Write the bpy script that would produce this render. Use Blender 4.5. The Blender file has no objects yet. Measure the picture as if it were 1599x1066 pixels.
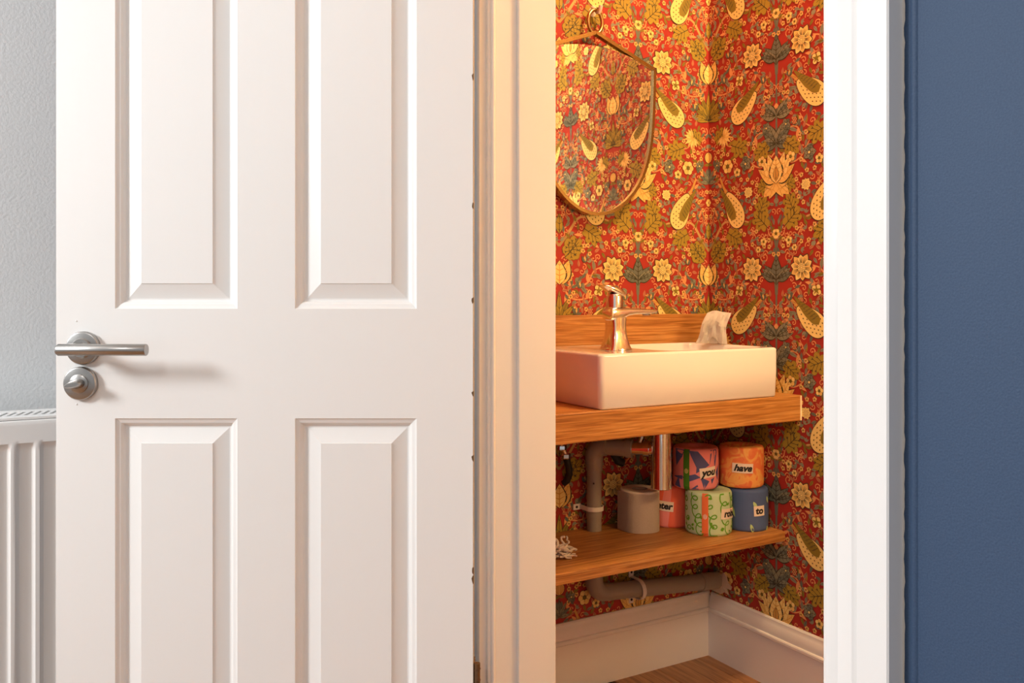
import bpy, bmesh, math, random
import numpy as np
from mathutils import Vector, Matrix, noise
R = math.radians
sc = bpy.context.scene
COL = sc.collection

# ------------------------------------------------------------------ camera, light, exposure
TH = math.atan2(1342.0, 767.0)                 # heading of the camera relative to the cloakroom axes
CAM = Vector((1.7797, -1.6385, 0.97))
cd = bpy.data.cameras.new('camera'); cam = bpy.data.objects.new('camera', cd); COL.objects.link(cam)
cam.location = CAM; cam.rotation_euler = (R(90), 0, TH)
cd.sensor_width = 36; cd.lens = 36 * 1342 / 1599; cd.shift_y = -67 / 1599; cd.clip_start = 0.01
sc.camera = cam

world = bpy.data.worlds.new('world'); sc.world = world; world.use_nodes = True
bg = world.node_tree.nodes['Background']
bg.inputs[0].default_value = (0.97, 0.985, 1.0, 1); bg.inputs[1].default_value = 0.33

def lamp(name, kind, loc, power, color, size=0.1, target=None, size_y=None):
    d = bpy.data.lights.new(name, kind); d.energy = power; d.color = color
    if kind == 'AREA':
        d.size = size
        if size_y: d.shape = 'RECTANGLE'; d.size_y = size_y
    elif kind in ('POINT', 'SPOT'):
        d.shadow_soft_size = size
    o = bpy.data.objects.new(name, d); COL.objects.link(o); o.location = loc
    if target is not None:
        o.rotation_euler = (Vector(target) - Vector(loc)).to_track_quat('-Z', 'Y').to_euler()
    return o
WARM = (1.0, 0.64, 0.29)
lamp('hall_window_light', 'AREA', (0.38, -3.91, 1.85), 43, (0.95, 0.985, 1.0), 0.50, (0.5, -1.1, 0.95), 0.5)
lamp('hall_fill_light', 'AREA', (2.15, -2.85, 2.34), 8, (1.0, 0.98, 0.95), 0.35, (0.9, -1.2, 0.6))  # fill light added in the hall to even out door and architrave
lamp('cloakroom_lamp', 'POINT', (0.87, -0.19, 2.30), 29, WARM, 0.035)
lamp('cloakroom_fill_light', 'POINT', (0.98, -0.20, 1.12), 8.5, WARM, 0.08)  # unseen warm fill, added to brighten the lower cloakroom and door lining

vs = sc.view_settings
vs.view_transform = 'Standard'; vs.look = 'None'; vs.gamma = 1; vs.use_curve_mapping = False
vs.exposure = 0.55

# ------------------------------------------------------------------ helpers
def tag(o, label=None, cat=None, group=None, kind=None):
    if label: o['label'] = label
    if cat: o['category'] = cat
    if group: o['group'] = group
    if kind: o['kind'] = kind
    return o

def link(name, me, mat=None, parent=None):
    o = bpy.data.objects.new(name, me); COL.objects.link(o)
    if mat is not None:
        me.materials.clear()
        for m in (mat if isinstance(mat, (list, tuple)) else [mat]): me.materials.append(m)
    if parent is not None: o.parent = parent
    return o

def obj(name, bm, mat=None, parent=None, smooth=False, angle=40):
    me = bpy.data.meshes.new(name); bm.normal_update(); bm.to_mesh(me); bm.free()
    if smooth:
        me.polygons.foreach_set('use_smooth', [True] * len(me.polygons))
        if angle < 180:
            try: me.set_sharp_from_angle(angle=R(angle))
            except Exception: pass
    return link(name, me, mat, parent)

def empty(name, loc, rz=0):
    o = bpy.data.objects.new(name, None); COL.objects.link(o)
    o.location = loc; o.rotation_euler = (0, 0, rz); o.empty_display_size = 0.05
    return o

def box_bm(x0, x1, y0, y1, z0, z1, bev=0.0, seg=2, bm=None):
    b = bmesh.new()
    v = [b.verts.new(p) for p in ((x0,y0,z0),(x1,y0,z0),(x1,y1,z0),(x0,y1,z0),(x0,y0,z1),(x1,y0,z1),(x1,y1,z1),(x0,y1,z1))]
    for f in ((3,2,1,0),(4,5,6,7),(0,1,5,4),(1,2,6,5),(2,3,7,6),(3,0,4,7)): b.faces.new([v[i] for i in f])
    if bev: bmesh.ops.bevel(b, geom=b.edges[:], offset=bev, segments=seg, affect='EDGES', profile=0.5)
    if bm is None: return b
    me = bpy.data.meshes.new('tmp'); b.to_mesh(me); b.free(); bm.from_mesh(me); bpy.data.meshes.remove(me)
    return bm

def tube_bm(pts, r, n=16, bm=None, caps=True, radii=None, closed=False):
    bm = bm or bmesh.new(); pts = [Vector(p) for p in pts]; N = len(pts); rings = []
    up = None
    for i, p in enumerate(pts):
        if closed: t = pts[(i+1) % N] - pts[i-1]
        else: t = pts[min(i+1, N-1)] - pts[max(i-1, 0)]
        t.normalize()
        if up is None:
            a = Vector((0,0,1)) if abs(t.z) < .9 else Vector((1,0,0))
            up = (a - t * a.dot(t)).normalized()
        else: up = (up - t * up.dot(t)).normalized()
        s = t.cross(up); rr = radii[i] if radii else r
        rings.append([bm.verts.new(p + (up*math.cos(2*math.pi*k/n) + s*math.sin(2*math.pi*k/n))*rr) for k in range(n)])
    for i in range(N if closed else N-1):
        a, b = rings[i], rings[(i+1) % N]
        for k in range(n): bm.faces.new((a[k], b[k], b[(k+1)%n], a[(k+1)%n]))
    if caps and not closed:
        bm.faces.new(rings[0]); bm.faces.new(rings[-1][::-1])
    bmesh.ops.recalc_face_normals(bm, faces=bm.faces[:])
    return bm

def lathe_bm(prof, n=40, axis='z', bm=None, center=(0,0,0)):
    """prof: list of (radius, height)"""
    bm = bm or bmesh.new(); rings = []
    cx, cy, cz = center
    for r, h in prof:
        if r < 1e-7: rings.append([bm.verts.new((cx,cy,cz+h) if axis == 'z' else (cx,cy+h,cz))]); continue
        ring = []
        for k in range(n):
            a = 2*math.pi*k/n
            ring.append(bm.verts.new((cx+r*math.cos(a), cy+r*math.sin(a), cz+h) if axis == 'z' else (cx+r*math.cos(a), cy+h, cz+r*math.sin(a))))
        rings.append(ring)
    for a, b in zip(rings, rings[1:]):
        for k in range(n):
            k2 = (k+1) % n
            if len(a) == 1 and len(b) == 1: continue
            if len(a) == 1: bm.faces.new((a[0], b[k], b[k2]))
            elif len(b) == 1: bm.faces.new((a[k], b[0], a[k2]))
            else: bm.faces.new((a[k], b[k], b[k2], a[k2]))
    bmesh.ops.recalc_face_normals(bm, faces=bm.faces[:])
    return bm

def arc(c, r, a0, a1, n, e1, e2):
    c = Vector(c); e1 = Vector(e1); e2 = Vector(e2)
    return [c + e1*r*math.cos(a0+(a1-a0)*i/n) + e2*r*math.sin(a0+(a1-a0)*i/n) for i in range(n+1)]

def loft_bm(rings, cap0=True, cap1=True):
    bm = bmesh.new(); V = [[bm.verts.new(p) for p in r] for r in rings]; n = len(V[0])
    for a, b in zip(V, V[1:]):
        for k in range(n): bm.faces.new((a[k], a[(k+1)%n], b[(k+1)%n], b[k]))
    if cap0: bm.faces.new(V[0][::-1])
    if cap1: bm.faces.new(V[-1])
    bmesh.ops.recalc_face_normals(bm, faces=bm.faces[:])
    return bm

def rrect(x0, x1, y0, y1, z, r, n=6):
    P = []
    for cx, cy, a in ((x1-r, y1-r, 0), (x0+r, y1-r, 90), (x0+r, y0+r, 180), (x1-r, y0+r, 270)):
        for i in range(n+1):
            t = R(a + 90*i/n); P.append((cx + r*math.cos(t), cy + r*math.sin(t), z))
    return P

# ------------------------------------------------------------------ materials
def mat(name, col, rough=0.5, metal=0.0, coat=0.0, spec=0.5, bump=None, var=None, fine=None):
    """bump=(scale, strength[, stretch xyz]); var=(scale, second colour, contrast[, stretch])"""
    m = bpy.data.materials.new(name); m.use_nodes = True; nt = m.node_tree
    b = nt.nodes['Principled BSDF']
    b.inputs['Roughness'].default_value = rough; b.inputs['Metallic'].default_value = metal
    b.inputs['Coat Weight'].default_value = coat; b.inputs['Specular IOR Level'].default_value = spec
    b.inputs['Base Color'].default_value = (*col, 1)
    tc = nt.nodes.new('ShaderNodeTexCoord')
    def tex(scale, stretch=(1,1,1), detail=4):
        mp = nt.nodes.new('ShaderNodeMapping'); mp.inputs['Scale'].default_value = stretch
        nt.links.new(tc.outputs['Object'], mp.inputs[0])
        n = nt.nodes.new('ShaderNodeTexNoise'); n.inputs['Scale'].default_value = scale; n.inputs['Detail'].default_value = detail
        nt.links.new(mp.outputs[0], n.inputs['Vector']); return n
    if var:
        n = tex(var[0], var[3] if len(var) > 3 else (1,1,1))
        rp = nt.nodes.new('ShaderNodeValToRGB'); c = var[2]
        rp.color_ramp.elements[0].position = .5 - c; rp.color_ramp.elements[1].position = .5 + c
        rp.color_ramp.elements[0].color = (*col, 1); rp.color_ramp.elements[1].color = (*var[1], 1)
        nt.links.new(n.outputs[0], rp.inputs[0]); nt.links.new(rp.outputs[0], b.inputs['Base Color'])
    if bump:
        n = tex(bump[0], bump[2] if len(bump) > 2 else (1,1,1))
        bp = nt.nodes.new('ShaderNodeBump'); bp.inputs['Strength'].default_value = bump[1]; bp.inputs['Distance'].default_value = 0.002
        nt.links.new(n.outputs[0], bp.inputs['Height']); nt.links.new(bp.outputs[0], b.inputs['Normal'])
    return m

def oak(name, c0, c1, c2, stretch, rough=0.45):
    m = bpy.data.materials.new(name); m.use_nodes = True; nt = m.node_tree; b = nt.nodes['Principled BSDF']
    b.inputs['Roughness'].default_value = rough
    tc = nt.nodes.new('ShaderNodeTexCoord'); mp = nt.nodes.new('ShaderNodeMapping'); mp.inputs['Scale'].default_value = stretch
    nt.links.new(tc.outputs['Object'], mp.inputs[0])
    w = nt.nodes.new('ShaderNodeTexNoise'); w.inputs['Scale'].default_value = 9; w.inputs['Detail'].default_value = 6; w.inputs['Distortion'].default_value = 1.2
    nt.links.new(mp.outputs[0], w.inputs['Vector'])
    rp = nt.nodes.new('ShaderNodeValToRGB'); e = rp.color_ramp.elements
    e[0].position = .38; e[0].color = (*c0, 1); e[1].position = .63; e[1].color = (*c2, 1)
    k = e.new(.5); k.color = (*c1, 1)
    nt.links.new(w.outputs[0], rp.inputs[0])
    f = nt.nodes.new('ShaderNodeTexNoise'); f.inputs['Scale'].default_value = 34; f.inputs['Detail'].default_value = 3
    nt.links.new(mp.outputs[0], f.inputs['Vector'])
    r2 = nt.nodes.new('ShaderNodeValToRGB'); r2.color_ramp.elements[0].position = .35; r2.color_ramp.elements[1].position = .6
    r2.color_ramp.elements[0].color = (.62,.62,.62,1); r2.color_ramp.elements[1].color = (1,1,1,1)
    nt.links.new(f.outputs[0], r2.inputs[0])
    mx = nt.nodes.new('ShaderNodeMix'); mx.data_type = 'RGBA'; mx.blend_type = 'MULTIPLY'; mx.inputs[0].default_value = .7
    nt.links.new(rp.outputs[0], mx.inputs[6]); nt.links.new(r2.outputs[0], mx.inputs[7])
    nt.links.new(mx.outputs[2], b.inputs['Base Color'])
    bp = nt.nodes.new('ShaderNodeBump'); bp.inputs['Strength'].default_value = .15; bp.inputs['Distance'].default_value = .001
    nt.links.new(f.outputs[0], bp.inputs['Height']); nt.links.new(bp.outputs[0], b.inputs['Normal'])
    return m

def vcol_mat(name, rough=0.6, bump=0.0):
    m = bpy.data.materials.new(name); m.use_nodes = True; nt = m.node_tree; b = nt.nodes['Principled BSDF']
    b.inputs['Roughness'].default_value = rough; b.inputs['Specular IOR Level'].default_value = .3
    a = nt.nodes.new('ShaderNodeAttribute'); a.attribute_name = 'Col'
    nt.links.new(a.outputs['Color'], b.inputs['Base Color'])
    return m

M = {}
M['white_paint'] = mat('white satin paint', (.83,.825,.81), .42, bump=(60,.10,(1,1,.08)))
M['trim_paint'] = mat('white gloss trim paint', (.80,.795,.785), .32, bump=(35,.08,(1,1,.1)))
M['grey_wall'] = mat('pale grey lined wall', (.70,.71,.715), .8, bump=(160,.45))
M['blue_wall'] = mat('deep blue wall paint', (.030,.060,.122), .6, spec=.35, bump=(520,.18), var=(600,(.042,.078,.148),.2))
M['edge_paint'] = mat('bare grey edge paint', (.55,.52,.48), .6, bump=(90,.2))
M['ceiling'] = mat('ceiling white', (.85,.84,.82), .8)
M['red_ground'] = mat('red wallpaper ground', (.37,.030,.022), .6, spec=.3)
M['print'] = vcol_mat('wallpaper inks', .6)
M['wrap_print'] = vcol_mat('wrapper inks', .55)
M['oak_top'] = oak('honey oak along y', (.34,.125,.024), (.50,.215,.048), (.61,.30,.085), (17,.5,17))
M['oak_shelf'] = oak('shelf oak along y', (.30,.110,.022), (.44,.185,.043), (.54,.26,.075), (17,.5,17))
M['oak_floor'] = oak('floor oak along x', (.26,.115,.042), (.38,.18,.07), (.47,.24,.10), (.45,13,13), .4)
M['ceramic'] = mat('white glazed ceramic', (.82,.81,.79), .12, coat=.4)
M['chrome'] = mat('chrome', (.82,.82,.82), .05, 1)
M['tap_chrome'] = mat('tap chrome', (.88,.87,.85), .13, 1)
M['satin_steel'] = mat('brushed steel', (.40,.385,.37), .30, 1, bump=(300,.05,(.05,1,1)))
M['brass'] = mat('aged brass', (.50,.37,.16), .26, 1)
M['mirror'] = mat('mirror glass', (.88,.89,.88), .02, 1)
M['grey_plastic'] = mat('grey waste pipe plastic', (.30,.27,.23), .45, bump=(200,.05))
M['white_plastic'] = mat('white pipe clip plastic', (.78,.74,.68), .4)
M['black'] = mat('black rubber', (.015,.013,.012), .6)
M['copper'] = mat('copper', (.55,.22,.10), .25, 1)
M['paper'] = mat('recycled toilet paper', (.80,.70,.60), .9, bump=(500,.25), var=(300,(.75,.65,.55),.2))
M['tissue'] = mat('white tissue', (.90,.86,.80), .85, bump=(250,.15))
M['cotton'] = mat('off white cotton cord', (.68,.62,.56), .9, bump=(600,.4))
M['label'] = mat('cream label paper', (.85,.74,.62), .7)
M['ink'] = mat('black ink', (.012,.011,.012), .6)
M['plaster'] = mat('torn paper backing', (.62,.55,.46), .9, bump=(90,.6))
M['caulk'] = mat('pale sealant', (.85,.74,.5), .5)
M['rad'] = mat('radiator enamel', (.88,.865,.845), .35)
M['rust'] = mat('rusty hinge brass', (.16,.09,.045), .55, .6, bump=(200,.4))
M['wood_edge'] = mat('chipped door edge', (.34,.25,.17), .75, bump=(70,.6,(1,1,.2)), var=(40,(.50,.45,.40),.12,(1,1,.15)))

# ------------------------------------------------------------------ flat print builder
class Print:
    """collects flat coloured shapes (u, v, layer) that become thin printed ink on a surface"""
    def __init__(s): s.polys = []; s.cnt = {}
    def poly(s, pts, col, layer):
        i = s.cnt.get(layer, 0); s.cnt[layer] = i + 1
        s.polys.append((np.array(pts, float), col, layer * 2.4e-4 + (i % 500) * 4.6e-7))
    def stroke(s, pts, w, col, layer, w1=None, smooth=8):
        P = np.array(pts, float)
        if smooth and len(P) > 2: P = spline(P, smooth)
        n = len(P); t = np.gradient(P, axis=0); t /= np.linalg.norm(t, axis=1)[:, None] + 1e-12
        nr = np.stack([-t[:, 1], t[:, 0]], 1)
        ww = np.linspace(w, w if w1 is None else w1, n)[:, None] * .5
        A = P + nr*ww; B = P - nr*ww
        i = s.cnt.get(layer, 0); s.cnt[layer] = i + 1
        z = layer * 2.4e-4 + (i % 500) * 4.6e-7
        for k in range(n-1): s.polys.append((np.array([A[k], B[k], B[k+1], A[k+1]]), col, z))
    def disc(s, c, r, col, layer, n=12, ry=None, rot=0):
        a = np.linspace(0, 2*np.pi, n, endpoint=False); ry = ry or r
        x = r*np.cos(a); y = ry*np.sin(a)
        s.poly(np.stack([c[0] + x*math.cos(rot) - y*math.sin(rot), c[1] + x*math.sin(rot) + y*math.cos(rot)], 1), col, layer)

def spline(P, k):
    Q = np.vstack([2*P[0]-P[1], P, 2*P[-1]-P[-2]]); out = []
    for i in range(1, len(Q)-2):
        p0, p1, p2, p3 = Q[i-1:i+3]
        for j in range(k):
            t = j / k
            out.append(.5*((2*p1) + (-p0+p2)*t + (2*p0-5*p1+4*p2-p3)*t*t + (-p0+3*p1-3*p2+p3)*t**3))
    out.append(Q[-2]); return np.array(out)

CREAM = (.86,.67,.24); CREAM2 = (.80,.54,.16); GOLD = (.62,.34,.08); OLIVE = (.25,.185,.028); OLIVE2 = (.38,.265,.035)
GREY = (.15,.17,.13); GREY2 = (.25,.25,.165); DARK = (.040,.040,.025); SALM = (.72,.34,.13); SALM2 = (.50,.19,.09)

def petal_shape(c, ang, r0, r1, w, tip=.55, n=7):
    L = []; Rr = []
    for i in range(n+1):
        t = i/n; r = r0 + (r1-r0)*t; h = w*(math.sin(math.pi*min(t**tip, 1))**.8 if 0 < t < 1 else 0) + (w*.25 if t == 0 else 0)
        L.append((r, h)); Rr.append((r, -h))
    P = L + Rr[::-1]; ca, sa = math.cos(ang), math.sin(ang)
    return [(c[0]+x*ca-y*sa, c[1]+x*sa+y*ca) for x, y in P]

def flower(p, c, r, n, rot=0, cols=(CREAM, CREAM2), lines=3, core=.36, L=5):
    for k in range(n):
        a = rot + 2*math.pi*k/n
        rr = r*(1 + .07*math.sin(k*2.4))
        w = r*math.tan(math.pi/n)*.84
        p.poly(petal_shape(c, a, r*.22, rr*1.07, w*1.24, .8), DARK, L)
        p.poly(petal_shape(c, a, r*.22, rr, w, .8), cols[k % 2], L+1)
        for j in range(lines):
            b = a + (j-(lines-1)/2)*.55*math.pi/n/1.2
            p.stroke([(c[0]+r*.36*math.cos(b), c[1]+r*.36*math.sin(b)), (c[0]+r*.74*math.cos(b), c[1]+r*.74*math.sin(b))], r*.040, DARK, L+2, r*.018, 0)
    p.disc(c, r*core, CREAM, L+3, 16)
    m = 0
    for rr, q in ((core*.95, 16), (core*.66, 11), (core*.34, 6)):
        for k in range(q):
            a = 2*math.pi*(k+.5*(m % 2))/q; p.disc((c[0]+r*rr*math.cos(a), c[1]+r*rr*math.sin(a)), r*.036, DARK, L+4, 5)
        m += 1

def small_flower(p, c, r, n=5, rot=0, core=OLIVE, cols=(CREAM, CREAM2), L=5):
    for k in range(n):
        a = rot + 2*math.pi*k/n; q = (c[0]+r*.58*math.cos(a), c[1]+r*.58*math.sin(a))
        p.disc(q, r*.48, DARK, L, 10); p.disc(q, r*.43, cols[k % len(cols)], L+1, 10)
    p.disc(c, r*.34, core, L+2, 8)
    for k in range(n):
        a = rot + 2*math.pi*(k+.5)/n; p.stroke([(c[0]+r*.1*math.cos(a), c[1]+r*.1*math.sin(a)), (c[0]+r*.66*math.cos(a), c[1]+r*.66*math.sin(a))], r*.08, DARK, L+3, r*.03, 0)

def almond(p, c, ang, ln, w, col, L=3, vein=DARK, bend=0.0, hatch=0, outline=True):
    n = 8; ca, sa = math.cos(ang), math.sin(ang)
    def tr(x, y): y = y + bend*ln*(x/ln)**2; return (c[0]+x*ca-y*sa, c[1]+x*sa+y*ca)
    up = [(ln*i/n, w*.5*math.sin(math.pi*(i/n)**.8)) for i in range(n+1)]
    sh = up + [(x, -y) for x, y in up[::-1][1:-1]]
    if outline: p.poly([tr(x*1.03-ln*.015, y*1.25) for x, y in sh], DARK, L)
    p.poly([tr(x, y) for x, y in sh], col, L+1)
    if vein: p.stroke([tr(ln*.04, 0), tr(ln*.5, 0), tr(ln*.92, 0)], w*.09, vein, L+2, w*.03, 3)
    for k in range(hatch):
        x = ln*(.15 + .65*k/max(hatch-1, 1)); hh = w*.42*math.sin(math.pi*(x/ln)**.8)
        for s in (1, -1): p.stroke([tr(x, 0), tr(x+ln*.10, s*hh)], w*.07, vein, L+2, w*.02, 0)

def lobed(p, c, ang, ln, col=OLIVE2, L=3, lobes=7, rim=(.17,.12,.03)):
    ln *= 1.22
    """deeply lobed leaf with a dark branching vein"""
    ca, sa = math.cos(ang), math.sin(ang)
    def tr(x, y): return (c[0]+x*ca-y*sa, c[1]+x*sa+y*ca)
    def outline(k):
        P = []
        for i in range(57):
            t = -math.pi*.86 + 2*math.pi*.86*i/56
            r = ln*.5*(.62 + .44*abs(math.cos(t*lobes/2))**.6)*k
            P.append(tr(ln*.46 + r*math.cos(t)*.98, r*math.sin(t)*.86))
        P.append(tr(ln*.02, 0)); return P
    p.poly(outline(1.05), rim, L); p.poly(outline(1.0), col, L+1)
    p.stroke([tr(-ln*.05, 0), tr(ln*.4, 0), tr(ln*.82, 0)], ln*.030, DARK, L+2, ln*.018, 4)
    for x, a, l in ((.22, 1.0, .26), (.40, .85, .30), (.58, .7, .24)):
        for s in (1, -1):
            q = (ln*(x+l*math.cos(a)), s*ln*l*math.sin(a))
            p.stroke([tr(ln*x, 0), tr(*q)], ln*.022, DARK, L+2, ln*.016, 0)
            for d in (-.5, .5):
                e = (q[0]+ln*.09*math.cos(a+d), q[1]+s*ln*.09*math.sin(a+d))
                p.stroke([tr(*q), tr(*e)], ln*.034, DARK, L+2, ln*.02, 0)

def curl(p, c, a0, r, turns, w, col=SALM, L=1, sgn=1):
    P = []
    for i in range(15):
        t = i/14; rr = r*(1-.82*t); a = a0 + sgn*turns*2*math.pi*t
        P.append((c[0]+rr*math.cos(a), c[1]+rr*math.sin(a)))
    p.stroke(P, w, col, L, w*.5, 0)
    p.disc(P[-1], w*.75, col, L, 7)

def twig(p, pts, w=.0032, col=SALM, leaves=4, L=1, ll=.018, leafcol=GREY2, rnd=random):
    w *= 1.3; ll *= 1.35; leaves += 2
    S = spline(np.array(pts, float), 8); p.stroke(S, w, col, L, w*.55, 0)
    for k in range(leaves):
        i = int(len(S)*(k+.7)/(leaves+.6)); i = min(max(i, 1), len(S)-2); t = S[i+1]-S[i-1]; a = math.atan2(t[1], t[0])
        s = 1 if k % 2 else -1
        almond(p, tuple(S[i]), a + s*.85, ll*rnd.uniform(.85, 1.2), ll*.36, leafcol if k % 3 else SALM, 2, DARK if k % 3 else None, .12*s, 0, False)

def pod(p, c, ang, ln, w, L=5):
    """large speckled seed pod with a hatched olive husk"""
    ca, sa = math.cos(ang), math.sin(ang)
    def tr(x, y): return (c[0]+x*ca-y*sa, c[1]+x*sa+y*ca)
    def shp(k):
        P = []
        for i in range(30):
            t = 2*math.pi*i/30; x = math.cos(t); y = math.sin(t)
            P.append(tr(x*ln*.5*k, y*w*.5*k*(1 - .33*x)*(1 if y > 0 else 1.0)))
        return P
    p.poly(shp(1.045), DARK, L); p.poly(shp(1.0), CREAM, L+1)
    for i in range(9):
        for j in range(5):
            x = -.40 + .8*i/8; y = (-.36 + .72*j/4) + (.09 if i % 2 else 0)
            if (x/.46)**2 + (y/(.44*(1-.33*x*2)))**2 > 1: continue
            if y > .02 and x > -.2: continue
            p.disc(tr(x*ln, y*w), ln*.016, (.12,.08,.02), L+2, 6, ln*.022, ang + 1.57)
    h = [tr(ln*x, w*y) for x, y in ((-.24,.10),(-.10,-.05),(.12,-.04),(.36,.05),(.74,.30),(.50,.36),(.22,.42),(-.05,.44),(-.2,.34))]
    h = spline(np.array(h + [h[0]]), 3)[:-1]
    p.poly(h, OLIVE, L+2)
    for k in range(7):
        x = -.10 + .09*k; p.stroke([tr(ln*x, w*.38), tr(ln*(x+.07), w*(.12+.02*k))], ln*.012, DARK, L+3, ln*.008, 0)
        p.stroke([tr(ln*(x+.02), w*.22), tr(ln*(x+.09), w*(.03+.025*k))], ln*.010, DARK, L+3, ln*.006, 0)
    p.stroke([tr(ln*.45, w*.02), tr(ln*.7, w*.1), tr(ln*.98, w*.08)], w*.16, GOLD, 4, w*.10, 5)

def fan_leaf(p, c, s, cols=(OLIVE2, OLIVE), L=3, n=5, spread=1.15, half=True):
    for k in range(n):
        a = math.pi/2 - spread*k/(n-1)
        ln = s*(1.0 - .10*k)
        almond(p, c, a, ln, s*.20, cols[k % 2], L, DARK, -.10 if k else 0, 3)
        if not half and k: almond(p, c, math.pi - a, ln, s*.20, cols[k % 2], L, DARK, .10, 3)

def lotus(p, c, s, L=5):
    for a, ln, w in ((-2.3, .50, .34), (-1.95, .44, .26), (-.5, 0, 0)):
        if ln:
            almond(p, c, a, s*ln*1.15, s*w, CREAM2, L-1, GOLD, -.1, 3)
    for a, ln, w, b in ((math.pi*.94, .66, .30, -.35), (math.pi*.80, .72, .28, -.28), (math.pi*.66, .74, .28, -.12)):
        almond(p, c, a, s*ln, s*w, CREAM if a < 2.7 else CREAM2, L, GOLD, b, 4)
    almond(p, (c[0], c[1]-s*.08), math.pi/2, s*.72, s*.40, CREAM, L+1, GOLD, 0, 5)
    almond(p, (c[0], c[1]-s*.02), math.pi/2, s*.40, s*.16, GOLD, L+2, DARK, 0, 2)

def tulip(p, c, s, L=5):
    for dx, b in ((-.22, .10), (.22, -.10)):
        almond(p, (c[0]+dx*s*.7, c[1]), math.pi/2 - dx*.9, s, s*.52, CREAM2, L, GOLD, b, 3)
    almond(p, c, math.pi/2, s*.95, s*.60, CREAM, L+1, GOLD, 0, 4)

def clover(p, c, s, rot=0, L=5):
    for k in range(11):
        a = rot + -1.9 + 3.8*k/10; almond(p, c, a, s*(.95-.04*abs(k-5)), s*.24, CREAM if k % 2 else CREAM2, L, GOLD, 0, 1)

def berry(p, c, r, L=4):
    p.disc(c, r, DARK, L, 12, r*1.2); p.disc(c, r*.9, (.33,.035,.03), L+1, 12, r*1.1)
    for i in range(4):
        for j in range(3):
            p.disc((c[0]+r*(-.5+.5*j+(.25 if i % 2 else 0)-.1), c[1]+r*(-.75+.45*i)), r*.13, CREAM, L+2, 5, r*.2)
    for k in range(5):
        a = math.pi/2 + (k-2)*.55; almond(p, (c[0], c[1]+r*.85), a, r*.8, r*.34, GREY2, L+2, None, 0, 0, False)

def violet(p, c, r, rot=0, L=4):
    for k in range(5):
        a = rot + 2*math.pi*k/5 + .3; almond(p, c, a, r, r*.82, GREY if k % 2 else GREY2, L, DARK, 0, 3)
    p.disc(c, r*.16, CREAM, L+4, 7)

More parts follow.
